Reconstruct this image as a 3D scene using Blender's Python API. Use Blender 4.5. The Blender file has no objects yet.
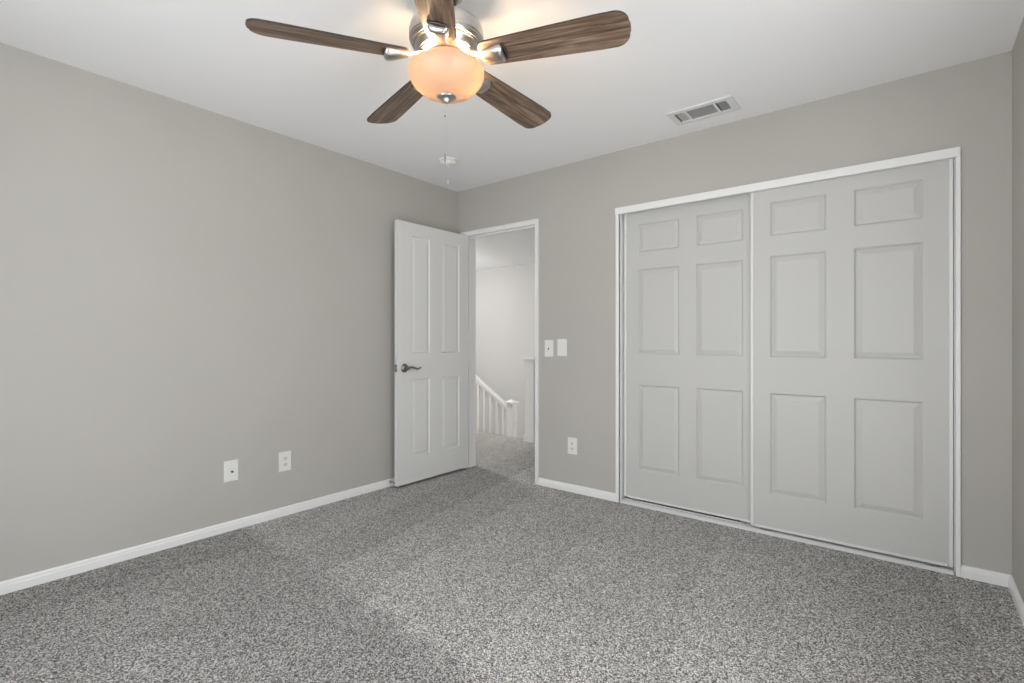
import bpy, bmesh, math, random
from mathutils import Vector, Matrix

S = bpy.context.scene
COL = S.collection
PI = math.pi
random.seed(7)

# ------------------------------------------------------------------ camera, world, exposure
FPX = 504.7
cam_data = bpy.data.cameras.new('camera')
cam_data.sensor_width = 36.0
cam_data.lens = 36.0 * FPX / 1024.0
cam_data.clip_start = 0.02
cam = bpy.data.objects.new('camera', cam_data)
cam.location = (3.1589, -3.2100, 1.1224)
cam.rotation_euler = (math.radians(90.0), 0.0, math.atan2(400.5, 504.7))
cam_data.shift_y = (341.5 - 340.5) / 1024.0 * -1.0
COL.objects.link(cam)
S.camera = cam

S.view_settings.view_transform = 'Standard'
S.view_settings.look = 'None'
S.view_settings.gamma = 1.0
S.view_settings.use_curve_mapping = False
S.view_settings.exposure = -0.06

world = bpy.data.worlds.new('daylight')
S.world = world
world.use_nodes = True
wb = world.node_tree.nodes['Background']
# even pale daylight, equally strong above and below the horizon
_nt = world.node_tree
_tc = _nt.nodes.new('ShaderNodeTexCoord'); _sx = _nt.nodes.new('ShaderNodeSeparateXYZ')
_mr = _nt.nodes.new('ShaderNodeMapRange')
_mr.inputs['From Min'].default_value = -.25; _mr.inputs['From Max'].default_value = .25
_mr.inputs['To Min'].default_value = 4.6; _mr.inputs['To Max'].default_value = 4.6
_nt.links.new(_tc.outputs['Generated'], _sx.inputs[0]); _nt.links.new(_sx.outputs['Z'], _mr.inputs['Value'])
_nt.links.new(_mr.outputs[0], wb.inputs[1])
wb.inputs[0].default_value = (0.94, 0.97, 1.0, 1)

ROOM_H = 2.44
X_RIGHT = 3.513
Y_FRONT = -3.80
# unseen window openings added in the wall behind the camera (x0, z0, x1, z1)
WIN = [(0.90, 0.14, 2.05, 2.10), (2.20, 0.14, 3.35, 2.10)]
for (x0, z0, x1, z1) in WIN:
    ld = bpy.data.lights.new('window_portal', 'AREA')
    ld.shape = 'RECTANGLE'; ld.size = x1 - x0; ld.size_y = z1 - z0
    ld.cycles.is_portal = True
    lo = bpy.data.objects.new('window_portal', ld)
    lo.location = ((x0 + x1) / 2, Y_FRONT - 0.13, (z0 + z1) / 2)
    lo.rotation_euler = (math.radians(90), 0, 0)
    COL.objects.link(lo)
WIN_R = [(-2.95, 0.55, -1.60, 2.15)]     # unseen window added in the right wall to brighten the ceiling (y0, z0, y1, z1)
for (y0, z0, y1, z1) in WIN_R:
    ld = bpy.data.lights.new('window_portal', 'AREA')
    ld.shape = 'RECTANGLE'; ld.size = y1 - y0; ld.size_y = z1 - z0
    ld.cycles.is_portal = True
    lo = bpy.data.objects.new('window_portal', ld)
    lo.location = (X_RIGHT + 0.13, (y0 + y1) / 2, (z0 + z1) / 2)
    lo.rotation_euler = (math.radians(90), 0, math.radians(90))
    COL.objects.link(lo)

# high sun, added so its unseen carpet patch bounces light up to the ceiling
sd = bpy.data.lights.new('sun', 'SUN'); sd.energy = 34.0; sd.angle = math.radians(2.0); sd.color = (1.0, .98, .95)
so = bpy.data.objects.new('sun', sd); COL.objects.link(so)
so.rotation_euler = (math.radians(27.0), 0, math.radians(90.0))
# ------------------------------------------------------------------ materials
def new_mat(name, color, rough=0.6, metal=0.0, spec=0.5):
    m = bpy.data.materials.new(name); m.use_nodes = True
    b = m.node_tree.nodes['Principled BSDF']
    b.inputs['Base Color'].default_value = (*color, 1)
    b.inputs['Roughness'].default_value = rough
    b.inputs['Metallic'].default_value = metal
    b.inputs['Specular IOR Level'].default_value = spec
    return m

def nd(m, t, **kw):
    n = m.node_tree.nodes.new(t)
    for k, v in kw.items(): setattr(n, k, v)
    return n

def lk(m, a, b): m.node_tree.links.new(a, b)

def bump_noise(m, scale, dist, strength=0.3, detail=3):
    b = m.node_tree.nodes['Principled BSDF']
    tc = nd(m, 'ShaderNodeTexCoord'); n = nd(m, 'ShaderNodeTexNoise')
    n.inputs['Scale'].default_value = scale; n.inputs['Detail'].default_value = detail
    bp = nd(m, 'ShaderNodeBump'); bp.inputs['Strength'].default_value = strength
    bp.inputs['Distance'].default_value = dist
    lk(m, tc.outputs['Object'], n.inputs['Vector']); lk(m, n.outputs['Fac'], bp.inputs['Height'])
    lk(m, bp.outputs['Normal'], b.inputs['Normal'])
    return tc

def mottled(m, c0, c1, scale):
    b = m.node_tree.nodes['Principled BSDF']
    tc = nd(m, 'ShaderNodeTexCoord'); n = nd(m, 'ShaderNodeTexNoise')
    n.inputs['Scale'].default_value = scale; n.inputs['Detail'].default_value = 2
    r = nd(m, 'ShaderNodeValToRGB')
    r.color_ramp.elements[0].position = .35; r.color_ramp.elements[1].position = .65
    r.color_ramp.elements[0].color = (*c0, 1); r.color_ramp.elements[1].color = (*c1, 1)
    lk(m, tc.outputs['Object'], n.inputs['Vector']); lk(m, n.outputs['Fac'], r.inputs['Fac'])
    lk(m, r.outputs['Color'], b.inputs['Base Color'])

M = {}
M['wall'] = new_mat('greige wall paint', (.47, .45, .42), .75, spec=.25)
mottled(M['wall'], (.482, .465, .434), (.496, .479, .448), 1.3)
bump_noise(M['wall'], 90, .0006, .25)
M['ceiling'] = new_mat('white ceiling paint', (.91, .91, .915), .9, spec=.1)
bump_noise(M['ceiling'], 60, .0008, .25)
M['hall_wall'] = new_mat('lighter hall wall', (.64, .636, .628), .75, spec=.25)  # lighter, more neutral base colour than the room walls
bump_noise(M['hall_wall'], 90, .0006, .2)
M['trim'] = new_mat('white semi gloss trim', (.85, .85, .84), .35)
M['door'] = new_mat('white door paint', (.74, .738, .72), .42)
bump_noise(M['door'], 45, .0004, .12)
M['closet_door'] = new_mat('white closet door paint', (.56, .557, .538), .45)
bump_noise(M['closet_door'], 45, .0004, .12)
M['steel_white'] = new_mat('white enamelled steel', (.74, .74, .73), .42, .05)
M['plastic'] = new_mat('white plastic', (.80, .80, .77), .35)
M['socket'] = new_mat('socket face plastic', (.74, .74, .72), .4)
M['dark'] = new_mat('dark slot', (.02, .02, .02), .6)
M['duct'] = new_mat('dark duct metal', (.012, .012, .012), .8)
M['vent'] = new_mat('white vent enamel', (.76, .76, .76), .4)
M['nickel'] = new_mat('brushed nickel', (.50, .485, .465), .28, 1.0)
bump_noise(M['nickel'], 300, .0002, .1)
M['nickel_dark'] = new_mat('satin nickel lever', (.27, .25, .23), .3, 1.0)
M['bronze'] = new_mat('dark metal', (.10, .085, .07), .4, .8)
M['fitter_metal'] = new_mat('warm fitter metal', (.58, .42, .32), .35, .9)  # warm tint in the fitter's metal colour
M['rubber'] = new_mat('dark rubber', (.04, .04, .04), .7)
M['chain'] = new_mat('pale chain', (.60, .60, .60), .35, .4)

# carpet
def carpet():
    m = new_mat('flecked grey carpet', (.3, .3, .3), .95, spec=.05)
    b = m.node_tree.nodes['Principled BSDF']
    tc = nd(m, 'ShaderNodeTexCoord')
    mp = nd(m, 'ShaderNodeMapping'); mp.inputs['Rotation'].default_value = (0, 0, .6)
    lk(m, tc.outputs['Object'], mp.inputs['Vector'])
    n1 = nd(m, 'ShaderNodeTexNoise'); n1.inputs['Scale'].default_value = 205; n1.inputs['Detail'].default_value = 3
    n1.inputs['Roughness'].default_value = .65
    v1 = nd(m, 'ShaderNodeTexVoronoi'); v1.inputs['Scale'].default_value = 250; v1.inputs['Randomness'].default_value = 1
    lk(m, mp.outputs['Vector'], n1.inputs['Vector']); lk(m, mp.outputs['Vector'], v1.inputs['Vector'])
    mix = nd(m, 'ShaderNodeMixRGB'); mix.inputs[0].default_value = .38
    sep = nd(m, 'ShaderNodeSeparateColor')
    lk(m, v1.outputs['Color'], sep.inputs[0])
    lk(m, n1.outputs['Fac'], mix.inputs[1]); lk(m, sep.outputs[0], mix.inputs[2])
    r = nd(m, 'ShaderNodeValToRGB')
    cr = r.color_ramp
    cr.elements[0].position = .30; cr.elements[0].color = (.055, .053, .051, 1)
    cr.elements[1].position = .70; cr.elements[1].color = (.83, .815, .797, 1)
    e = cr.elements.new(.47); e.color = (.25, .242, .232, 1)
    e = cr.elements.new(.56); e.color = (.47, .458, .443, 1)
    lk(m, mix.outputs[0], r.inputs['Fac'])
    # vacuum tracks: nap sheen put into the base colour as broad lanes
    wn = nd(m, 'ShaderNodeTexNoise'); wn.inputs['Scale'].default_value = 9; wn.inputs['Detail'].default_value = 5
    lk(m, tc.outputs['Object'], wn.inputs['Vector'])
    wadd = nd(m, 'ShaderNodeVectorMath', operation='SCALE'); wadd.inputs['Scale'].default_value = .13
    lk(m, wn.outputs['Color'], wadd.inputs[0])
    wsum = nd(m, 'ShaderNodeVectorMath', operation='ADD')
    lk(m, tc.outputs['Object'], wsum.inputs[0]); lk(m, wadd.outputs[0], wsum.inputs[1])
    sx = nd(m, 'ShaderNodeSeparateXYZ'); lk(m, wsum.outputs[0], sx.inputs[0])
    def math_(op, a, b):
        n = nd(m, 'ShaderNodeMath', operation=op)
        for i, v in enumerate((a, b)):
            if isinstance(v, (int, float)): n.inputs[i].default_value = v
            else: lk(m, v, n.inputs[i])
        return n.outputs[0]
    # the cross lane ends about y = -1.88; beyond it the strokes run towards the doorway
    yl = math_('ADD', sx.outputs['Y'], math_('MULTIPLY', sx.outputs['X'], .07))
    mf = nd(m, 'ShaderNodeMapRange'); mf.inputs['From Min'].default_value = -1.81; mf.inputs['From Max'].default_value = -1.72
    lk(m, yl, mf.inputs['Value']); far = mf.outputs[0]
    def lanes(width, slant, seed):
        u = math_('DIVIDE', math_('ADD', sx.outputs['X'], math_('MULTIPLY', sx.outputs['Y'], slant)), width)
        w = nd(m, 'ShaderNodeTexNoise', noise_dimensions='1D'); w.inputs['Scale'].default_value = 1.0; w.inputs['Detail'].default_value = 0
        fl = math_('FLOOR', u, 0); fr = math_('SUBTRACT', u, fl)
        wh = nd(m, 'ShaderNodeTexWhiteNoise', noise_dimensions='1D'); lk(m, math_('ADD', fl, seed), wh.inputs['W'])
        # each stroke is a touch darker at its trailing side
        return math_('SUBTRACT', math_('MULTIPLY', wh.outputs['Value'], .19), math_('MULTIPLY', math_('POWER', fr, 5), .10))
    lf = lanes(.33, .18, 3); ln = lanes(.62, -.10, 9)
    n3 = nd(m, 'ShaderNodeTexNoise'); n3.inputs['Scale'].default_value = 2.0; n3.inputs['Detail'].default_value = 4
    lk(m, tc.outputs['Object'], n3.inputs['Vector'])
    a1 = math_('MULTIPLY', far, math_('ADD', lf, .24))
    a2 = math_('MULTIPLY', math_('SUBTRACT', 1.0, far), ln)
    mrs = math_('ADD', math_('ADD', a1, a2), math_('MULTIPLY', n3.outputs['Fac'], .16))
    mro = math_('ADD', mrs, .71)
    mul = nd(m, 'ShaderNodeVectorMath', operation='SCALE')
    lk(m, r.outputs['Color'], mul.inputs[0]); lk(m, mro, mul.inputs['Scale'])
    lk(m, mul.outputs[0], b.inputs['Base Color'])
    bp = nd(m, 'ShaderNodeBump'); bp.inputs['Strength'].default_value = .8; bp.inputs['Distance'].default_value = .006
    lk(m, mix.outputs[0], bp.inputs['Height']); lk(m, bp.outputs['Normal'], b.inputs['Normal'])
    return m
M['carpet'] = carpet()

def wood():
    m = new_mat('weathered walnut blade', (.12, .08, .055), .5)
    b = m.node_tree.nodes['Principled BSDF']
    tc = nd(m, 'ShaderNodeTexCoord')
    oi = nd(m, 'ShaderNodeObjectInfo')
    mp = nd(m, 'ShaderNodeMapping'); mp.inputs['Scale'].default_value = (2.2, 34, 34)
    lk(m, tc.outputs['Object'], mp.inputs['Vector'])
    off = nd(m, 'ShaderNodeVectorMath', operation='ADD')
    sc = nd(m, 'ShaderNodeMath', operation='MULTIPLY'); sc.inputs[1].default_value = 40
    lk(m, oi.outputs['Random'], sc.inputs[0])
    cx = nd(m, 'ShaderNodeCombineXYZ'); lk(m, sc.outputs[0], cx.inputs[0]); lk(m, sc.outputs[0], cx.inputs[1])
    lk(m, mp.outputs['Vector'], off.inputs[0]); lk(m, cx.outputs[0], off.inputs[1])
    n = nd(m, 'ShaderNodeTexNoise'); n.inputs['Scale'].default_value = 1.6; n.inputs['Detail'].default_value = 7
    n.inputs['Roughness'].default_value = .62; n.inputs['Distortion'].default_value = .9
    lk(m, off.outputs[0], n.inputs['Vector'])
    r = nd(m, 'ShaderNodeValToRGB'); cr = r.color_ramp
    cr.elements[0].position = .30; cr.elements[0].color = (.042, .024, .014, 1)
    cr.elements[1].position = .72; cr.elements[1].color = (.35, .255, .185, 1)
    e = cr.elements.new(.46); e.color = (.13, .082, .054, 1)
    e = cr.elements.new(.56); e.color = (.20, .135, .092, 1)
    lk(m, n.outputs['Fac'], r.inputs['Fac']); lk(m, r.outputs['Color'], b.inputs['Base Color'])
    bp = nd(m, 'ShaderNodeBump'); bp.inputs['Strength'].default_value = .25; bp.inputs['Distance'].default_value = .001
    lk(m, n.outputs['Fac'], bp.inputs['Height']); lk(m, bp.outputs['Normal'], b.inputs['Normal'])
    return m
M['wood'] = wood()
M['wood_edge'] = new_mat('dark blade edge', (.03, .02, .015), .5)

def frosted():
    m = bpy.data.materials.new('frosted amber glass'); m.use_nodes = True
    nt = m.node_tree; nt.nodes.clear()
    out = nt.nodes.new('ShaderNodeOutputMaterial')
    tr = nt.nodes.new('ShaderNodeBsdfTranslucent'); tr.inputs[0].default_value = (.30, .235, .17, 1)
    df = nt.nodes.new('ShaderNodeBsdfDiffuse'); df.inputs[0].default_value = (.80, .64, .52, 1)
    gl = nt.nodes.new('ShaderNodeBsdfGlossy'); gl.inputs['Roughness'].default_value = .25
    m1 = nt.nodes.new('ShaderNodeMixShader'); m1.inputs[0].default_value = .45
    m2 = nt.nodes.new('ShaderNodeMixShader'); m2.inputs[0].default_value = .04
    nt.links.new(tr.outputs[0], m1.inputs[1]); nt.links.new(df.outputs[0], m1.inputs[2])
    nt.links.new(m1.outputs[0], m2.inputs[1]); nt.links.new(gl.outputs[0], m2.inputs[2])
    nt.links.new(m2.outputs[0], out.inputs[0])
    return m
M['glass'] = frosted()

def emis(name, col, s):
    m = new_mat(name, (.8, .8, .8))
    b = m.node_tree.nodes['Principled BSDF']
    b.inputs['Emission Color'].default_value = (*col, 1); b.inputs['Emission Strength'].default_value = s
    return m
M['bulb'] = emis('warm bulb', (1.0, .72, .42), 8)
M['hall_lamp'] = emis('hall lamp diffuser', (1.0, .98, .95), 37)

M['landing_fill'] = emis('landing fill diffuser', (1.0, .98, .95), 225)

# ------------------------------------------------------------------ mesh helpers
def obj(name, bm, mat, parent=None, smooth=None, loc=None, bevel=0):
    bmesh.ops.recalc_face_normals(bm, faces=bm.faces)
    me = bpy.data.meshes.new(name); bm.to_mesh(me); bm.free()
    o = bpy.data.objects.new(name, me); COL.objects.link(o)
    for mm in (mat if isinstance(mat, (list, tuple)) else [mat]): me.materials.append(mm)
    if parent: o.parent = parent
    if loc: o.location = loc
    if smooth:
        for p in me.polygons: p.use_smooth = True
        me.set_sharp_from_angle(angle=math.radians(smooth))
    if bevel:
        md = o.modifiers.new('bevel', 'BEVEL'); md.width = bevel; md.segments = 2; md.limit_method = 'ANGLE'
        md.angle_limit = math.radians(40)
    return o

def empty(name, loc, rz=0.0):
    o = bpy.data.objects.new(name, None); o.location = loc; o.rotation_euler = (0, 0, rz)
    o.empty_display_size = .1
    COL.objects.link(o); return o

def tag(o, label=None, cat=None, group=None, kind=None):
    if label: o['label'] = label
    if cat: o['category'] = cat
    if group: o['group'] = group
    if kind: o['kind'] = kind
    return o

def box(bm, x0, x1, y0, y1, z0, z1, mi=0):
    v = [bm.verts.new((x, y, z)) for x in (x0, x1) for y in (y0, y1) for z in (z0, z1)]
    for f in ((0, 1, 3, 2), (4, 6, 7, 5), (0, 4, 5, 1), (2, 3, 7, 6), (0, 2, 6, 4), (1, 5, 7, 3)):
        fc = bm.faces.new([v[i] for i in f]); fc.material_index = mi

def bx(*a):
    bm = bmesh.new(); box(bm, *a); return bm

def lathe(bm, prof, seg=48, mat=Matrix(), mi=0):
    """prof: list of (r, z); r == 0 makes a pole."""
    rings = []
    for r, z in prof:
        if r < 1e-6: rings.append([bm.verts.new(mat @ Vector((0, 0, z)))])
        else: rings.append([bm.verts.new(mat @ Vector((r * math.cos(2 * PI * i / seg), r * math.sin(2 * PI * i / seg), z))) for i in range(seg)])
    for a, b in zip(rings, rings[1:]):
        for i in range(seg):
            j = (i + 1) % seg
            if len(a) == 1 and len(b) == 1: continue
            if len(a) == 1: f = bm.faces.new((a[0], b[i], b[j]))
            elif len(b) == 1: f = bm.faces.new((a[i], a[j], b[0]))
            else: f = bm.faces.new((a[i], a[j], b[j], b[i]))
            f.material_index = mi

def tube(bm, pts, rad, seg=10, squash=None):
    pts = [Vector(p) for p in pts]
    rings = []
    for i, p in enumerate(pts):
        t = (pts[min(i + 1, len(pts) - 1)] - pts[max(i - 1, 0)]).normalized()
        ref = Vector((0, 0, 1)) if abs(t.z) < .9 else Vector((1, 0, 0))
        a = t.cross(ref).normalized(); b = a.cross(t).normalized()
        r = rad[i] if isinstance(rad, (list, tuple)) else rad
        s = squash if squash else 1.0
        rings.append([bm.verts.new(p + a * r * s * math.cos(2 * PI * k / seg) + b * r * math.sin(2 * PI * k / seg)) for k in range(seg)])
    for a, b in zip(rings, rings[1:]):
        for k in range(seg):
            j = (k + 1) % seg
            bm.faces.new((a[k], a[j], b[j], b[k]))
    bm.faces.new(rings[0][::-1]); bm.faces.new(rings[-1])

def slab(us, vs, holes, t0, t1, mp):
    """A slab in the (u, v) plane between depths t0 and t1 with rectangular holes; mp maps (u, v, t) to xyz."""
    us = sorted(set(us + [h[0] for h in holes] + [h[2] for h in holes]))
    vs = sorted(set(vs + [h[1] for h in holes] + [h[3] for h in holes]))
    bm = bmesh.new(); cache = {}
    def V(u, v, t):
        k = (round(u, 5), round(v, 5), round(t, 5))
        if k not in cache: cache[k] = bm.verts.new(mp(u, v, t))
        return cache[k]
    def solid(i, j):
        if i < 0 or j < 0 or i >= len(us) - 1 or j >= len(vs) - 1: return False
        cu = (us[i] + us[i + 1]) / 2; cv = (vs[j] + vs[j + 1]) / 2
        return not any(h[0] < cu < h[2] and h[1] < cv < h[3] for h in holes)
    for i in range(len(us) - 1):
        for j in range(len(vs) - 1):
            if not solid(i, j): continue
            a, b, c, d = us[i], us[i + 1], vs[j], vs[j + 1]
            for t in (t0, t1): bm.faces.new((V(a, c, t), V(b, c, t), V(b, d, t), V(a, d, t)))
            if not solid(i - 1, j): bm.faces.new((V(a, c, t0), V(a, d, t0), V(a, d, t1), V(a, c, t1)))
            if not solid(i + 1, j): bm.faces.new((V(b, c, t0), V(b, d, t0), V(b, d, t1), V(b, c, t1)))
            if not solid(i, j - 1): bm.faces.new((V(a, c, t0), V(b, c, t0), V(b, c, t1), V(a, c, t1)))
            if not solid(i, j + 1): bm.faces.new((V(a, d, t0), V(b, d, t0), V(b, d, t1), V(a, d, t1)))
    return bm

XZ = lambda u, v, t: (u, t, v)
YZ = lambda u, v, t: (t, u, v)
XY = lambda u, v, t: (u, v, t)
def struct(name, bm, m, label, cat, parent=None, **kw):
    o = obj(name, bm, m, parent, **kw)
    if not parent: tag(o, label, cat, kind='structure')
    return o

# ------------------------------------------------------------------ room shell
WT = 0.125                      # wall thickness
DX0, DX1, DZ = 0.085, 0.852, 2.035   # doorway
CX0, CX1, CZ = 1.563, 3.320, 2.035    # closet opening
VX0, VX1, VY0, VY1 = 2.068, 2.368, -0.335, -0.190  # ceiling duct opening

struct('floor', slab([-4.1, X_RIGHT + .1], [Y_FRONT - .1, 1.40], [], -.2, 0, XY), M['carpet'],
       'flecked grey carpet running through the doorway to the landing', 'carpet')
struct('ceiling', slab([-4.1, X_RIGHT + .1], [Y_FRONT - .1, 3.85], [(VX0, VY0, VX1, VY1)], ROOM_H, ROOM_H + .12, XY),
       M['ceiling'], 'flat white painted ceiling', 'ceiling')
struct('wall_left', slab([Y_FRONT - .1, 0.001], [0, ROOM_H], [], -.12, 0, YZ), M['wall'],
       'long plain greige wall on the left', 'wall')
struct('wall_back', slab([-4.1, X_RIGHT + .1], [0, ROOM_H], [(DX0 - .02, -1, DX1 + .018, DZ + .02), (CX0, -1, CX1, CZ)], 0, WT, XZ),
       M['wall'], 'greige wall with the doorway and the closet opening', 'wall')
struct('wall_right', slab([Y_FRONT - .1, .8], [0, ROOM_H], WIN_R, X_RIGHT, X_RIGHT + .1, YZ), M['wall'],
       'sliver of greige wall at the right edge', 'wall')
struct('wall_front', slab([-.1, X_RIGHT + .1], [0, ROOM_H], WIN, Y_FRONT - .12, Y_FRONT, XZ), M['wall'],
       'greige window wall behind the viewer', 'wall')
# closet interior
struct('wall_closet', slab([1.40, X_RIGHT], [0, ROOM_H], [], .75, .80, XZ), M['wall'],
       'rear wall inside the closet', 'wall')
struct('wall_closet_side', slab([WT, 3.75], [-.8, ROOM_H], [], 1.36, 1.42, YZ), M['hall_wall'],
       'partition between closet and hall', 'wall')
# hall and stairwell
struct('wall_hall', slab([-4.1, 1.45], [-.8, ROOM_H], [], 3.75, 3.85, XZ), M['hall_wall'],
       'pale far wall of the stairwell seen through the doorway', 'wall')
struct('wall_hall_left', slab([WT, 3.85], [-.8, ROOM_H], [], -4.1, -4.0, YZ), M['hall_wall'],
       'end wall of the hall left of the doorway view', 'wall')
bm = bmesh.new()
box(bm, -2.4, -1.46, 1.40, 1.80, -.8, 0)
for k in range(4):
    x = -1.46 + .26 * k
    box(bm, x, x + .26, 1.40, 1.80, -.8, -.175 * (k + 1))
box(bm, -.42, 1.36, 1.40, 3.75, -.8, -.70)
box(bm, -4.0, -.42, 1.80, 3.75, -.8, -.70)
box(bm, -4.0, -2.4, 1.40, 1.80, -.8, -.70)
struct('floor_stairs', bm, M['carpet'], 'carpeted steps dropping behind the landing edge', 'stairs')
bm = bmesh.new()
box(bm, -.225, -.105, 1.285, 1.40, 0, .905)
box(bm, -.225, -.105, 1.40, 3.75, -.70, .905)
pony = struct('wall_landing', bm, M['trim'], 'white half wall at the landing edge beyond the doorway', 'half wall')
obj('cap', bx(-.245, -.085, 1.265, 3.75, .905, .93), M['trim'], pony, bevel=.003)
bm = bmesh.new()
box(bm, -.235, -.095, 1.272, 1.285, 0, .075); box(bm, -.105, -.095, 1.285, 1.40, 0, .075); box(bm, -.235, -.225, 1.285, 1.40, 0, .075)
obj('baseboard', bm, M['trim'], pony)

# windows added behind the viewer as unseen daylight sources
for n, (x0, z0, x1, z1) in enumerate(WIN, 1):
    bm = bmesh.new(); y0, y1 = Y_FRONT - .11, Y_FRONT - .06
    box(bm, x0, x0 + .04, y0, y1, z0, z1); box(bm, x1 - .04, x1, y0, y1, z0, z1)
    box(bm, x0 + .04, x1 - .04, y0, y1, z0, z0 + .04); box(bm, x0 + .04, x1 - .04, y0, y1, z1 - .04, z1)
    box(bm, (x0 + x1) / 2 - .02, (x0 + x1) / 2 + .02, y0, y1, z0 + .04, z1 - .04)
    w = struct('window_%d' % n, bm, M['trim'], ('unseen white framed window added nearer the left wall', 'unseen white framed window added nearer the right wall')[n - 1], 'window')
    obj('window_sill', bx(x0 - .04, x1 + .04, Y_FRONT - .06, Y_FRONT + .03, z0 - .03, z0), M['trim'], w)

y0, z0, y1, z1 = WIN_R[0]; xa, xb = X_RIGHT + .05, X_RIGHT + .09
bm = bmesh.new()  # unseen side window, added to light the ceiling and carpet
box(bm, xa, xb, y0, y0 + .04, z0, z1); box(bm, xa, xb, y1 - .04, y1, z0, z1)
box(bm, xa, xb, y0 + .04, y1 - .04, z0, z0 + .04); box(bm, xa, xb, y0 + .04, y1 - .04, z1 - .04, z1)
box(bm, xa, xb, (y0 + y1) / 2 - .02, (y0 + y1) / 2 + .02, z0 + .04, z1 - .04)
w = struct('window_3', bm, M['trim'], 'unseen white framed window added in the right wall', 'window')
obj('window_sill', bx(X_RIGHT - .03, X_RIGHT + .05, y0 - .04, y1 + .04, z0 - .03, z0), M['trim'], w)

# baseboards: profile of a flat board with a thin rounded top
def base_profile(h=.056, t=.013):
    return [(0, 0), (t, 0), (t, h * .62), (t - .003, h * .70), (t - .003, h * .86), (t - .006, h * .95), (t - .010, h), (0, h)]
def baseboard(name, p0, p1, nrm, label, h=.056):
    bm = bmesh.new(); p0 = Vector(p0); p1 = Vector(p1); n = Vector(nrm)
    rings = []
    for p in (p0, p1):
        rings.append([bm.verts.new(p + n * a + Vector((0, 0, z))) for a, z in base_profile(h)])
    k = len(rings[0])
    for i in range(k):
        j = (i + 1) % k
        bm.faces.new((rings[0][i], rings[0][j], rings[1][j], rings[1][i]))
    bm.faces.new(rings[0]); bm.faces.new(rings[1][::-1])
    return struct(name, bm, M['trim'], label, 'baseboard')
baseboard('baseboard_left', (0, Y_FRONT, 0), (0, 0, 0), (1, 0, 0), 'white baseboard along the long left wall')
baseboard('baseboard_back', (.882, 0, 0), (1.541, 0, 0), (0, -1, 0), 'short white baseboard between doorway and closet')
baseboard('baseboard_corner', (3.337, 0, 0), (X_RIGHT, 0, 0), (0, -1, 0), 'white baseboard stub right of the closet')
baseboard('baseboard_right', (X_RIGHT, Y_FRONT, 0), (X_RIGHT, -.0, 0), (-1, 0, 0), 'white baseboard on the right wall')

# doorway trim: jambs, stops and casing
bm = bmesh.new()
box(bm, DX0 - .02, DX0, 0, WT, 0, DZ)                 # left jamb
box(bm, DX1, DX1 + .018, 0, WT, 0, DZ)                # right jamb
box(bm, DX0 - .02, DX1 + .018, 0, WT, DZ, DZ + .02)   # head jamb
box(bm, DX0, DX0 + .011, .040, .075, 0, DZ - .011)    # stops
box(bm, DX1 - .011, DX1, .040, .075, 0, DZ - .011)
box(bm, DX0, DX1, .040, .075, DZ - .011, DZ)
t1 = struct('trim_1', bm, M['trim'], 'white jambs and casing around the open doorway', 'door frame')
bm = bmesh.new()
def frame_bars(bm, x0, x1, z1, w, wt, y0, y1):
    """mitred three sided casing; outer x0..x1, top z1, side width w, top width wt"""
    for pts in ([(x0, 0), (x0 + w, 0), (x0 + w, z1 - wt), (x0, z1)],
                [(x1, 0), (x1, z1), (x1 - w, z1 - wt), (x1 - w, 0)],
                [(x0, z1), (x0 + w, z1 - wt), (x1 - w, z1 - wt), (x1, z1)]):
        a = [bm.verts.new((x, y0, z)) for x, z in pts]; b = [bm.verts.new((x, y1, z)) for x, z in pts]
        bm.faces.new(a); bm.faces.new(b[::-1])
        for i in range(4):
            j = (i + 1) % 4; bm.faces.new((a[i], a[j], b[j], b[i]))
frame_bars(bm, .045, .880, 2.072, .030, .040, -.014, 0)
frame_bars(bm, .050, .875, 2.067, .012, .012, -.019, -.014)
obj('casing', bm, M['trim'], t1, bevel=.0015)
bm = bmesh.new(); frame_bars(bm, .045, .890, 2.08, .040, .040, WT, WT + .014)
obj('casing', bm, M['trim'], t1)
bm = bmesh.new(); box(bm, DX1 - .0125, DX1 - .0005, .006, .034, .885, .945)
obj('strike_plate', bm, M['nickel_dark'], t1)

# closet frame: slim side trim, deep header fascia, floor track
bm = bmesh.new()
box(bm, 1.541, 1.563, -.014, .012, 0, 2.0); box(bm, 3.320, 3.338, -.014, .012, 0, 2.0)
t2 = struct('trim_2', bm, M['trim'], 'slim white frame around the sliding closet doors', 'closet frame', bevel=.0015)
obj('header_fascia', bx(1.541, 3.337, -.022, .003, 1.996, 2.041), M['trim'], t2, bevel=.002)
bm = bmesh.new()
box(bm, 1.5632, 1.570, .012, WT, 0, 2.03); box(bm, 3.3155, 3.3198, .012, WT, 0, 2.03)
obj('jamb_liner', bm, M['trim'], t2)
obj('top_track', bx(1.572, 3.313, .006, .082, 2.012, 2.034), M['steel_white'], t2)
bm = bmesh.new()
box(bm, 1.572, 3.313, -.006, .082, 0, .009)
box(bm, 1.572, 3.313, -.010, -.004, 0, .019)
for y in (.021, .061): box(bm, 1.572, 3.313, y - .002, y + .002, .009, .016)
t3 = struct('trim_3', bm, M['steel_white'], 'white metal floor track under the closet doors', 'door track')

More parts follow.
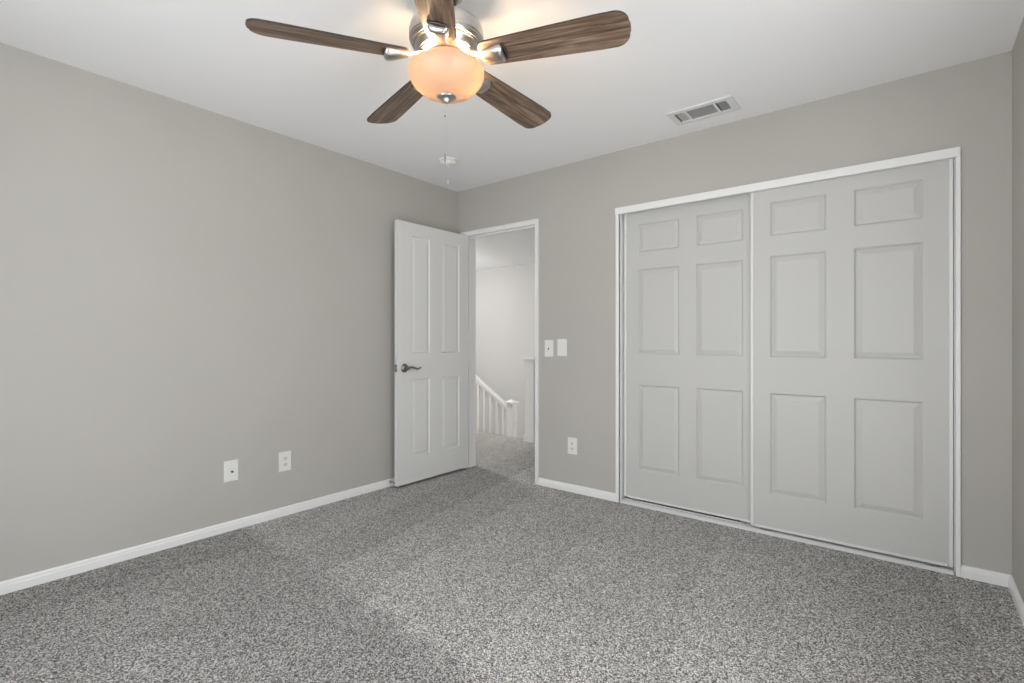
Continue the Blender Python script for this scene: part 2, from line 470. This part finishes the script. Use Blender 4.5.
# ------------------------------------------------------------------ panelled door leaves
def panel_face(bm, u0, u1, v0, v1, panels, t, d, mp, g=(.004, .014, .040), dep=(.0, .010, .002)):
    """front face with raised-and-fielded panels; t = face plane, d = direction into the leaf (+1/-1)"""
    us = sorted({u0, u1, *[p[0] for p in panels], *[p[1] for p in panels]})
    vs = sorted({v0, v1, *[p[2] for p in panels], *[p[3] for p in panels]})
    for a, b in zip(us, us[1:]):
        for c, e in zip(vs, vs[1:]):
            cu, cv = (a + b) / 2, (c + e) / 2
            if any(p[0] < cu < p[1] and p[2] < cv < p[3] for p in panels): continue
            bm.faces.new([bm.verts.new(mp(*q, t)) for q in ((a, c), (b, c), (b, e), (a, e))])
    for p in panels:
        prev = None
        for ins, dp in zip((0,) + tuple(g), (0,) + tuple(dep)):
            q = [(p[0] + ins, p[2] + ins), (p[1] - ins, p[2] + ins), (p[1] - ins, p[3] - ins), (p[0] + ins, p[3] - ins)]
            ring = [bm.verts.new(mp(*x, t + d * dp)) for x in q]
            if prev:
                for i in range(4):
                    j = (i + 1) % 4; bm.faces.new((prev[i], prev[j], ring[j], ring[i]))
            prev = ring
        bm.faces.new(prev)

def leaf(u0, u1, v0, v1, t_front, t_back, panels, mp, both=False):
    """t_front is the face towards the viewer"""
    bm = bmesh.new(); d = 1 if t_back > t_front else -1
    panel_face(bm, u0, u1, v0, v1, panels, t_front, d, mp)
    if both: panel_face(bm, u0, u1, v0, v1, panels, t_back, -d, mp)
    else: bm.faces.new([bm.verts.new(mp(*q, t_back)) for q in ((u0, v0), (u1, v0), (u1, v1), (u0, v1))])
    for a, b in (((u0, v0), (u1, v0)), ((u1, v0), (u1, v1)), ((u1, v1), (u0, v1)), ((u0, v1), (u0, v0))):
        bm.faces.new([bm.verts.new(mp(*q, t)) for q, t in ((a, t_front), (b, t_front), (b, t_back), (a, t_back))])
    bmesh.ops.remove_doubles(bm, verts=bm.verts, dist=1e-5)
    return bm

# hinged room door, standing open against the left wall
LY0, LY1, LZ0, LZ1 = -.768, -.004, .022, 2.034
pn = []
for a, b in ((-.634, -.436), (-.316, -.100)):
    pn += [(a, b, .212, .826), (a, b, 1.016, 1.942)]
d1 = struct('door_1', leaf(LY0, LY1, LZ0, LZ1, .120, .085, pn, YZ, True), M['door'],
            'white four panel door standing open against the left wall', 'door')
# lever handle (both faces), latch, hinges
for side, xf in ((1, .120), (-1, .085)):
    h = obj('door_handle', bmesh.new(), M['nickel_dark'], d1)
    bm = bmesh.new()
    R = Matrix.Translation((xf, -.703, .912)) @ Matrix.Rotation(side * PI / 2, 4, 'Y')
    lathe(bm, [(0, 0), (.034, 0), (.034, .004), (.030, .009), (.018, .012), (.012, .016), (.011, .038), (.015, .044), (.0125, .054), (0, .056)], 32, R)
    s = side
    pts = []; rad = []
    for i in range(25):
        t = i / 24
        pts.append((xf + s * (.047 + .004 * math.sin(t * PI)), -.703 + .125 * t, .912 + .0065 * math.sin(t * 2 * PI) - .003 * t + (.005 * max(0, t - .82) / .18)))
        rad.append(.0100 - .0045 * t if t < .9 else .0058)
    tube(bm, pts, rad, 12, .75)
    me = h.data; bmesh.ops.recalc_face_normals(bm, faces=bm.faces); bm.to_mesh(me); bm.free()
    for p in me.polygons: p.use_smooth = True
    me.set_sharp_from_angle(angle=math.radians(40))
    if side == 1: h['label'] = 'wavy nickel lever on a round rose'
bm = bmesh.new(); box(bm, .090, .114, LY0 - .0018, LY0 + .002, .885, .940)
lp = obj('latch_plate', bm, M['nickel_dark'], d1)
bm = bmesh.new(); box(bm, .095, .109, LY0 - .011, LY0 - .0018, .905, .922)
obj('latch_bolt', bm, M['nickel'], lp)
for z in (.25, 1.03, 1.82):
    bm = bmesh.new()
    lathe(bm, [(0, -.045), (.006, -.045), (.006, .045), (0, .045)], 12, Matrix.Translation((.079, -.014, z)))
    box(bm, .0835, .087, -.035, -.006, z - .045, z + .045)
    obj('hinge', bm, M['nickel'], d1, smooth=40)

# sliding closet doors
def closet_door(name, x0, x1, yf, yb, z0, z1, cols, label):
    bm = bmesh.new(); y0, y1 = yf, yb
    rows = ((.228, .823), (1.021, 1.615), (1.722, 1.925))
    pn = [(a, b, c, d) for a, b in cols for c, d in rows]
    d = struct(name, leaf(x0, x1, z0, z1, y0, y1, pn, XZ), M['closet_door'], label, 'sliding door')
    bm.free()
    # steel edge channels
    for xa, xb in ((x0 - .008, x0 + .008), (x1 - .008, x1 + .008)):
        bm = bmesh.new(); box(bm, xa, xb, y0 - .003, y1 + .003, z0 - .004, z1)
        obj('edge_channel', bm, M['steel_white'], d, bevel=.0025)
    bm = bmesh.new(); box(bm, x0 + .014, x1 - .014, y0 - .002, y1 + .002, z0 - .005, z0 + .008)
    obj('bottom_rail', bm, M['steel_white'], d)
    for xc in (x0 + .07, x1 - .07):
        bm = bmesh.new()
        box(bm, xc - .03, xc + .03, (y0 + y1) / 2 - .004, (y0 + y1) / 2 + .004, .016, z0 - .004)
        lathe(bm, [(0, -.004), (.010, -.004), (.010, .004), (0, .004)], 16,
              Matrix.Translation((xc, y0 + .004, .0185 + .006)) @ Matrix.Rotation(PI / 2, 4, 'X'))
        obj('roller', bm, M['nickel'], d, smooth=40)
    return d
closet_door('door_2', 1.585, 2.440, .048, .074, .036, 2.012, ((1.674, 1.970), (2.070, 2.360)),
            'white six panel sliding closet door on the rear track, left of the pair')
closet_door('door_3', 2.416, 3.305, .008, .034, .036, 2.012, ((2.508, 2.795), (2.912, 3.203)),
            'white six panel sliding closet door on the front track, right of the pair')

# ------------------------------------------------------------------ wall plates (local frame: x across, z up, y = 0 wall, -y outwards)
def plate_root(name, loc, rz, label, cat, group=None, w=.080, h=.124):
    r = empty(name, loc, rz); tag(r, label, cat, group)
    bm = bmesh.new(); t = .006
    a = [(-w/2, -h/2), (w/2, -h/2), (w/2, h/2), (-w/2, h/2)]; i = .004
    b = [(-w/2 + i, -h/2 + i), (w/2 - i, -h/2 + i), (w/2 - i, h/2 - i), (-w/2 + i, h/2 - i)]
    r0 = [bm.verts.new((x, 0, z)) for x, z in a]; r1 = [bm.verts.new((x, -t * .5, z)) for x, z in a]; r2 = [bm.verts.new((x, -t, z)) for x, z in b]
    for p, q in ((r0, r1), (r1, r2)):
        for k in range(4):
            j = (k + 1) % 4; bm.faces.new((p[k], p[j], q[j], q[k]))
    bm.faces.new(r2); bm.faces.new(r0[::-1])
    obj('cover_plate', bm, M['plastic'], r)
    return r
def screw(r, x, z):
    bm = bmesh.new(); lathe(bm, [(0, 0), (.0028, 0), (.0022, .0012), (0, .0014)], 12, Matrix.Translation((x, -.006, z)) @ Matrix.Rotation(PI / 2, 4, 'X'))
    obj('screw', bm, M['socket'], r, smooth=40)
def outlet(loc, rz, label, group='duplex outlets'):
    r = plate_root('power_outlet', loc, rz, label, 'outlet', group)
    for s in (1, -1):
        bm = bmesh.new(); n = 24; ring = []
        for t in (-.0055, -.0082):
            ring.append([bm.verts.new((max(-.0145, min(.0145, .0175 * math.cos(2*PI*k/n))), t, s * .0195 + .0145 * math.sin(2*PI*k/n))) for k in range(n)])
        for k in range(n):
            j = (k + 1) % n; bm.faces.new((ring[0][k], ring[0][j], ring[1][j], ring[1][k]))
        bm.faces.new(ring[1])
        f = obj('socket', bm, M['socket'], r)
        bm = bmesh.new(); z = s * .0195
        box(bm, -.0075, -.0052, -.0088, -.0080, z - .002, z + .007); box(bm, .0052, .0075, -.0088, -.0080, z - .003, z + .007)
        box(bm, -.0022, .0022, -.0088, -.0080, z - .0095, z - .0055)
        obj('slots', bm, M['dark'], f)
    screw(r, 0, 0)
    return r
RL = PI / 2   # rotation for plates on the left wall (local -y faces +x)
c = plate_root('cable_jack', (0, -1.904, .351), RL, 'white wall plate with one dark round coaxial jack, left wall', 'wall plate')
bm = bmesh.new(); lathe(bm, [(0, 0), (.0062, 0), (.0062, .006), (.0045, .006), (.0045, .011), (.002, .011), (.002, .008), (0, .008)], 20, Matrix.Translation((.003, -.006, -.004)) @ Matrix.Rotation(PI / 2, 4, 'X'))
obj('connector', bm, M['bronze'], c, smooth=40)
screw(c, 0, .048); screw(c, 0, -.048)
outlet((0, -1.576, .347), RL, 'white duplex outlet on the long left wall, right of the jack plate')
outlet((1.184, 0, .341), 0, 'white duplex outlet low on the wall between doorway and closet')
s1 = plate_root('light_switch', (.976, 0, 1.062), 0, 'white toggle switch plate right beside the doorway casing', 'light switch', 'light switches', h=.128)
bm = bmesh.new(); box(bm, -.006, .006, -.0065, -.0055, -.013, .013)
obj('toggle_slot', bm, M['socket'], s1)
bm = bmesh.new()
vv = [bm.verts.new(p) for p in ((-.0042, -.006, -.006), (.0042, -.006, -.006), (.0042, -.006, .006), (-.0042, -.006, .006), (-.0036, -.017, -.010), (.0036, -.017, -.010), (.0036, -.018, -.004), (-.0036, -.018, -.004))]
for f in ((0, 1, 2, 3), (4, 5, 6, 7), (0, 1, 5, 4), (1, 2, 6, 5), (2, 3, 7, 6), (3, 0, 4, 7)): bm.faces.new([vv[i] for i in f])
obj('toggle', bm, M['nickel_dark'], s1)
screw(s1, 0, .030); screw(s1, 0, -.030)
s2 = plate_root('light_switch', (1.094, 0, 1.070), 0, 'white rocker switch plate, further from the doorway than the toggle switch', 'light switch', 'light switches', h=.128, w=.084)
bm = bmesh.new()
vv = [bm.verts.new(p) for p in ((-.0165, -.006, -.033), (.0165, -.006, -.033), (.0165, -.0078, 0), (-.0165, -.0078, 0), (.0165, -.0105, .033), (-.0165, -.0105, .033), (.0165, -.006, .033), (-.0165, -.006, .033))]
for f in ((0, 1, 2, 3), (3, 2, 4, 5), (5, 4, 6, 7), (1, 6, 4, 2), (0, 3, 5, 7)): bm.faces.new([vv[i] for i in f])
obj('rocker', bm, M['plastic'], s2)

# door stop screwed into the baseboard behind the door
r = empty('door_stop', (.012, -.752, .036)); tag(r, 'small metal door stop on the baseboard behind the open door', 'door stop')
Rm = Matrix.Rotation(PI / 2, 4, 'Y')
bm = bmesh.new(); lathe(bm, [(0, 0), (.011, 0), (.009, .004), (.0045, .006), (.0045, .056), (0, .056)], 20, Rm); obj('rod', bm, M['nickel'], r, smooth=40)
bm = bmesh.new(); lathe(bm, [(0, .056), (.0085, .056), (.0085, .068), (.006, .072), (0, .072)], 20, Rm); obj('rubber_tip', bm, M['rubber'], r, smooth=40)

# ------------------------------------------------------------------ smoke detector
r = empty('smoke_detector', (.505, -.612, ROOM_H)); tag(r, 'round white smoke detector on the ceiling behind the fan chain', 'smoke detector')
bm = bmesh.new(); lathe(bm, [(0, 0), (.070, 0), (.070, -.012), (.066, -.014)], 48); lathe(bm, [(.066, -.014), (0, -.014)], 48)
obj('mounting_base', bm, M['plastic'], r, smooth=40)
bm = bmesh.new(); lathe(bm, [(0, -.014), (.060, -.014), (.060, -.026), (.054, -.034), (.034, -.040), (.032, -.037), (0, -.037)], 48)
body = obj('housing', bm, M['plastic'], r, smooth=40)
bm = bmesh.new()
for k in range(20):
    a = 2 * PI * k / 20; R = Matrix.Rotation(a, 4, 'Z')
    v = [bm.verts.new(R @ Vector(p)) for p in ((.0600, -.006, -.018), (.0608, -.006, -.018), (.0608, .006, -.018), (.0600, .006, -.018), (.0600, -.006, -.024), (.0608, -.006, -.024), (.0608, .006, -.024), (.0600, .006, -.024))]
    for f in ((0, 1, 2, 3), (4, 5, 6, 7), (0, 1, 5, 4), (1, 2, 6, 5), (2, 3, 7, 6), (3, 0, 4, 7)): bm.faces.new([v[i] for i in f])
obj('grille', bm, M['socket'], body)
bm = bmesh.new(); lathe(bm, [(0, -.037), (.012, -.037), (.011, -.041), (0, -.042)], 20, Matrix.Translation((.0, -.0, 0)))
obj('test_button', bm, M['socket'], body, smooth=40)

# ------------------------------------------------------------------ ceiling vent
r = empty('ceiling_vent', (2.218, -.2625, ROOM_H)); tag(r, 'white rectangular ceiling register with three louvre fields, near the closet', 'vent')
# local coordinates: x along the register, y towards the closet
bm = slab([-.180, .180], [-.100, .100], [(-.146, -.064, -.090, .064), (-.076, -.066, .072, .066), (.084, -.064, .140, .064)], -.009, 0, XY)
fr = obj('frame', bm, M['vent'], r, bevel=.003)
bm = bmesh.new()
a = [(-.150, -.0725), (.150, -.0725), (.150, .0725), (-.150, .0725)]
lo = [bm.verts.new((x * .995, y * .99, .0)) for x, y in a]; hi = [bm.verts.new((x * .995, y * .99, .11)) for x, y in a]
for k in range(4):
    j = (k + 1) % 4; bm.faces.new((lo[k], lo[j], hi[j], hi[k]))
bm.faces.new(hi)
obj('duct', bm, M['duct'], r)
def slat_bank(x0, x1, y0, y1, n, along, tilt, w=.0085, th=.001):
    bm = bmesh.new()
    for i in range(n):
        if along == 'y':
            c = x0 + ((i + 1) * (x1 - x0) / (n + 1)); R = Matrix.Translation((c, 0, -.001)) @ Matrix.Rotation(tilt, 4, 'Y')
            q = [(-w/2, y0), (w/2, y0), (w/2, y1), (-w/2, y1)]
        else:
            c = y0 + (i + .5) * (y1 - y0) / n; R = Matrix.Translation((0, c, -.001)) @ Matrix.Rotation(tilt, 4, 'X')
            q = [(x0, -w/2), (x1, -w/2), (x1, w/2), (x0, w/2)]
        lo = [bm.verts.new(R @ Vector((x, y, -th / 2))) for x, y in q]; hi = [bm.verts.new(R @ Vector((x, y, th / 2))) for x, y in q]
        bm.faces.new(lo[::-1]); bm.faces.new(hi)
        for k in range(4):
            j = (k + 1) % 4; bm.faces.new((lo[k], lo[j], hi[j], hi[k]))
    return bm
obj('louvres', slat_bank(-.146, -.090, -.064, .064, 4, 'y', math.radians(-5), .0062, .0012), M['vent'], r)
obj('louvres', slat_bank(-.076, .072, -.066, .066, 11, 'x', math.radians(34), .010, .0015), M['vent'], r)
obj('louvres', slat_bank(.084, .140, -.064, .064, 4, 'y', math.radians(58), .007, .0038), M['vent'], r)

# ------------------------------------------------------------------ stair balustrade beyond the landing
YB = 1.445
rail_z = lambda x: .668 + (-1.086 - x) * .635
r = empty('stair_railing', (-.545, YB, -.70)); tag(r, 'white stair railing with square newel post beyond the landing', 'stair railing')
def rel(bm):
    bmesh.ops.translate(bm, verts=bm.verts, vec=-Vector((-.545, YB, -.70))); return bm
bm = bmesh.new()
box(bm, -.585, -.495, YB - .045, YB + .045, -.70, .385)
nw = obj('newel_post', rel(bm), M['trim'], r, bevel=.003)
bm = bmesh.new()
zc = .385; w0 = .062
b0 = [bm.verts.new((-.54 + sx * w0, YB + sy * w0, zc)) for sx, sy in ((-1, -1), (1, -1), (1, 1), (-1, 1))]
b1 = [bm.verts.new((-.54 + sx * w0, YB + sy * w0, zc + .016)) for sx, sy in ((-1, -1), (1, -1), (1, 1), (-1, 1))]
tp = bm.verts.new((-.54, YB, zc + .045))
bm.faces.new(b0[::-1])
for k in range(4):
    j = (k + 1) % 4; bm.faces.new((b0[k], b0[j], b1[j], b1[k])); bm.faces.new((b1[k], b1[j], tp))
obj('post_cap', rel(bm), M['trim'], nw)
def sheared_bar(x0, x1, zt, hgt, wid):
    bm = bmesh.new()
    rings = [[bm.verts.new((x, YB + y, zt(x) + z)) for y, z in ((-wid/2, -hgt), (wid/2, -hgt), (wid/2, -.008), (wid/2 - .012, 0), (-wid/2 + .012, 0), (-wid/2, -.008))] for x in (x0, x1)]
    for k in range(6):
        j = (k + 1) % 6; bm.faces.new((rings[0][k], rings[0][j], rings[1][j], rings[1][k]))
    bm.faces.new(rings[0]); bm.faces.new(rings[1][::-1]); return bm
obj('handrail', rel(sheared_bar(-1.75, -.586, rail_z, .045, .065)), M['trim'], r)
obj('subrail', rel(sheared_bar(-1.75, -.586, lambda x: rail_z(x) - .050, .018, .036)), M['trim'], r)
k = 0; x = -.66
while x > -1.75:
    tz = 0 if x < -1.46 else -.175 * (int((x + 1.46) / .26) + 1)
    bm = bmesh.new(); zt = rail_z(x) - .064
    box(bm, x - .016, x + .016, YB - .016, YB + .016, tz, zt)
    obj('baluster', rel(bm), M['trim'], r); x -= .100

# hall pendant (round the corner, it lights the stairwell)
r = empty('pendant_lamp', (-3.00, 2.4, ROOM_H)); tag(r, 'white globe pendant hanging in the stairwell', 'pendant lamp')
bm = bmesh.new(); lathe(bm, [(0, 0), (.06, 0), (.06, -.015), (.01, -.03), (.006, -.035), (.006, -.33), (.03, -.34), (.03, -.36), (0, -.36)], 24); obj('stem', bm, M['plastic'], r, smooth=40)
bm = bmesh.new(); lathe(bm, [(.13 * math.sin(PI * i / 16), -.47 + .13 * math.cos(PI * i / 16)) for i in range(17)], 32); obj('globe_shade', bm, M['hall_lamp'], r, smooth=60)
r = empty('landing_fill_lamp', (-1.9, .75, ROOM_H)); tag(r, 'unseen round flush lamp added above the landing carpet', 'ceiling lamp')  # flush lamp added out of view to brighten the hall
bm = bmesh.new(); lathe(bm, [(0, 0), (.17, 0), (.17, -.03), (.155, -.034), (.155, -.03), (0, -.03)], 32); obj('rim', bm, M['plastic'], r, smooth=40)
bm = bmesh.new(); lathe(bm, [(.154, -.032), (.14, -.055), (.09, -.075), (0, -.085)], 32); obj('diffuser', bm, M['landing_fill'], r, smooth=60)

# ------------------------------------------------------------------ ceiling fan
FX, FY = 1.804, -1.893
fan = empty('ceiling_fan', (FX, FY, ROOM_H))
tag(fan, 'five blade wood and brushed nickel ceiling fan with lit glass bowl', 'ceiling fan')
def Z(z): return z - ROOM_H
bm = bmesh.new(); lathe(bm, [(0, 0), (.068, 0), (.068, -.012), (.060, -.040), (.040, -.058), (.018, -.062), (0, -.062)], 48)
obj('canopy', bm, M['nickel'], fan, smooth=35)
bm = bmesh.new(); lathe(bm, [(0, Z(2.39)), (.036, Z(2.39)), (.036, Z(2.372)), (.030, Z(2.366)), (.013, Z(2.366)), (.013, Z(2.30)), (0, Z(2.30))], 32)
obj('downrod', bm, M['bronze'], fan, smooth=35)
bm = bmesh.new()
lathe(bm, [(0, Z(2.318)), (.028, Z(2.318)), (.034, Z(2.312)), (.040, Z(2.306)), (.085, Z(2.302)), (.118, Z(2.292)), (.133, Z(2.276)), (.137, Z(2.262)),
           (.137, Z(2.232)), (.134, Z(2.229)), (.134, Z(2.225)), (.130, Z(2.222)), (.126, Z(2.214)), (.122, Z(2.213)), (.122, Z(2.209)), (.117, Z(2.206)),
           (.112, Z(2.196)), (.104, Z(2.186)), (.101, Z(2.185)), (.099, Z(2.180)), (.082, Z(2.174)), (0, Z(2.174))], 72)
obj('motor_housing', bm, M['nickel'], fan, smooth=28)
bm = bmesh.new()
lathe(bm, [(0, Z(2.174)), (.074, Z(2.174)), (.078, Z(2.170)), (.078, Z(2.160)), (.070, Z(2.157)), (.070, Z(2.140)), (.080, Z(2.137)), (.080, Z(2.130)), (.02, Z(2.128)), (.0, Z(2.128))], 64)
fit = obj('light_fitter', bm, M['fitter_metal'], fan, smooth=28)
# glass bowl with wall thickness, open at its top
outer = [(.131, 2.130), (.1375, 2.126), (.1405, 2.117), (.1395, 2.104), (.133, 2.086), (.120, 2.067), (.100, 2.049), (.075, 2.036), (.045, 2.028), (.012, 2.0245)]
inner = [(r_ - .004, z_ + .0035) for r_, z_ in outer]; inner[-1] = (.012, 2.0285)
bm = bmesh.new(); prof = [(r_, Z(z_)) for r_, z_ in outer] + [(r_, Z(z_)) for r_, z_ in inner[::-1]] + [(.131, Z(2.130))]
lathe(bm, prof, 72); bmesh.ops.remove_doubles(bm, verts=bm.verts, dist=1e-5)
bowl = obj('glass_bowl', bm, M['glass'], fan, smooth=70)
bowl['label'] = 'glowing frosted cream glass bowl'
bm = bmesh.new()
lathe(bm, [(0, Z(2.128)), (.004, Z(2.128)), (.004, Z(2.022)), (.0, Z(2.022))], 12)
obj('centre_rod', bm, M['bronze'], fan, smooth=40)
bm = bmesh.new()
lathe(bm, [(0, Z(2.031)), (.034, Z(2.031)), (.0345, Z(2.026)), (.031, Z(2.021)), (.022, Z(2.0185)), (.013, Z(2.018)), (.012, Z(2.012)), (.009, Z(2.006)), (.004, Z(2.002)), (0, Z(2.001))], 40)
obj('finial', bm, M['nickel'], fan, smooth=30)
for a in (38, 218):
    an = math.radians(a); px, py = .062 * math.cos(an), .062 * math.sin(an)
    bm = bmesh.new()
    Rb = Matrix.Translation((px, py, Z(2.102)))
    lathe(bm, [(0, .026), (.012, .026), (.012, .010), (0, .010)], 20, Rb, 0)
    hold = obj('bulb_holder', bm, M['plastic'], fan, smooth=40)
    bm = bmesh.new(); lathe(bm, [(.0, .010), (.010, .010), (.018, -.004), (.022, -.020), (.018, -.036), (.010, -.043), (0, -.045)], 24, Rb)
    obj('bulb', bm, M['bulb'], hold, smooth=60)
    ld = bpy.data.lights.new('bulb_light', 'POINT'); ld.energy = 2.9; ld.color = (1.0, .78, .50); ld.shadow_soft_size = .02
    lo = bpy.data.objects.new('bulb_light', ld); lo.location = (px * 1.35, py * 1.35, Z(2.066)); lo.parent = fan
    COL.objects.link(lo)
# added point lights without bulbs, level with the bowl rim, warming the blades
for a in (20, 140, 255):
    an = math.radians(a)
    ld = bpy.data.lights.new('blade_fill_light', 'POINT'); ld.energy = 4.0; ld.color = (1.0, .70, .42); ld.shadow_soft_size = .012
    lo = bpy.data.objects.new('blade_fill_light', ld); lo.location = (.098 * math.cos(an), .098 * math.sin(an), Z(2.131)); lo.parent = fan
    COL.objects.link(lo)

# blades: local x along the blade
def blade_mesh():
    bm = bmesh.new(); r0, r1 = .135, .664; n = 14
    wr, wt = .104, .146
    pts = []
    def half(x):
        s = (x - r0) / (r1 - r0); return (wr + (wt - wr) * min(1, s * 1.25) ** .8) / 2
    cr = .048; cr0 = .030
    xs = []
    for i in range(9):   # root corner
        a = PI / 2 * i / 8; x = r0 + cr0 * (1 - math.cos(a)); xs.append((x, half(r0 + cr0) - cr0 + cr0 * math.sin(a)))
    for i in range(1, 16):
        x = r0 + cr0 + (r1 - cr - r0 - cr0) * i / 15; xs.append((x, half(x)))
    for i in range(1, 11):
        a = PI / 2 * i / 10
        x = r1 - cr + cr * math.sin(a); y = half(r1) - cr + cr * math.cos(a); xs.append((x, y))
    # slightly crowned tip
    top = xs; bot = [(x, -y) for x, y in xs[::-1]]
    out = top + [(r1 + .004, y) for y in (.012, -.012)] + bot
    t = .0035
    lo = [bm.verts.new((x, y, -t)) for x, y in out]; hi = [bm.verts.new((x, y, t)) for x, y in out]
    f = bm.faces.new(lo[::-1]); f.material_index = 0
    f = bm.faces.new(hi); f.material_index = 0
    m = len(out)
    for k in range(m):
        j = (k + 1) % m; f = bm.faces.new((lo[k], lo[j], hi[j], hi[k])); f.material_index = 1
    return bm
def iron_mesh():
    """arm from the motor flaring into a thick hollow-backed shoe under the blade root"""
    bm = bmesh.new()
    secs = [(.070, .016, .004, .016), (.100, .015, .004, .010), (.130, .018, .005, -.001), (.155, .024, .008, -.007), (.180, .030, .011, -.012),
            (.200, .034, .013, -.015), (.215, .036, .013, -.016), (.222, .034, .011, -.015), (.226, .028, .006, -.012)]
    rings = []
    for x, w, h, z in secs:
        q = [(-w, z + h), (-w * .96, z - h * .2), (-w * .62, z - h), (0, z - h * 1.18), (w * .62, z - h), (w * .96, z - h * .2), (w, z + h), (0, z + h)]
        if x > .15: q = [(y, min(zz, -.0034)) for y, zz in q]
        rings.append([bm.verts.new((x, y, zz)) for y, zz in q])
    for a, b in zip(rings, rings[1:]):
        for k in range(8):
            j = (k + 1) % 8; bm.faces.new((a[k], a[j], b[j], b[k]))
    bm.faces.new(rings[0]); bm.faces.new(rings[-1][::-1])
    return bm
PITCH = math.radians(-13)
b0 = i0 = p0 = None
for k in range(5):
    a = math.radians(20.83 + 72 * k)
    Mx = Matrix.Rotation(a, 4, 'Z') @ Matrix.Translation((0, 0, Z(2.162))) @ Matrix.Rotation(PITCH, 4, 'X')
    if k == 0:
        b0 = obj('blade', blade_mesh(), [M['wood'], M['wood_edge']], fan)
        i0 = obj('blade_arm', iron_mesh(), M['nickel'], fan, smooth=50)
        bm = bmesh.new()
        tube(bm, [(.224, -.036, -.006), (.231, -.020, -.008), (.234, 0, -.009), (.231, .020, -.008), (.224, .036, -.006)], .0045, 8)
        p0 = obj('end_rim', bm, M['bronze'], i0, smooth=60)
        b, i_ = b0, i0
    else:
        b = b0.copy(); i_ = i0.copy(); p_ = p0.copy()
        COL.objects.link(b); COL.objects.link(i_); COL.objects.link(p_)
        b.parent = fan; i_.parent = fan; p_.parent = i_
    b.matrix_local = Mx; i_.matrix_local = Mx

# pull chains
def chain(x, y, z0, z1, beads, nm):
    bm = bmesh.new(); n = 12
    tube(bm, [(x, y, Z(z0 + (z1 - z0) * i / n)) for i in range(n + 1)], .0003, 6)
    c = obj('pull_chain', bm, M['chain'], fan)
    for z, r_, h_, mt in beads:
        bm = bmesh.new()
        lathe(bm, [(0, Z(z + h_)), (r_ * .6, Z(z + h_ * .8)), (r_, Z(z)), (r_ * .7, Z(z - h_ * .8)), (0, Z(z - h_))], 12, Matrix.Translation((x, y, 0)))
        obj('chain_bead', bm, M[mt], c, smooth=60)
chain(-.004, -.004, 2.004, 1.790, [(1.955, .0022, .004, 'bronze'), (1.800, .003, .018, 'nickel_dark')], 'a')
chain(.004, .003, 2.004, 1.700, [(1.868, .0020, .003, 'chain'), (1.708, .0018, .010, 'chain')], 'b')
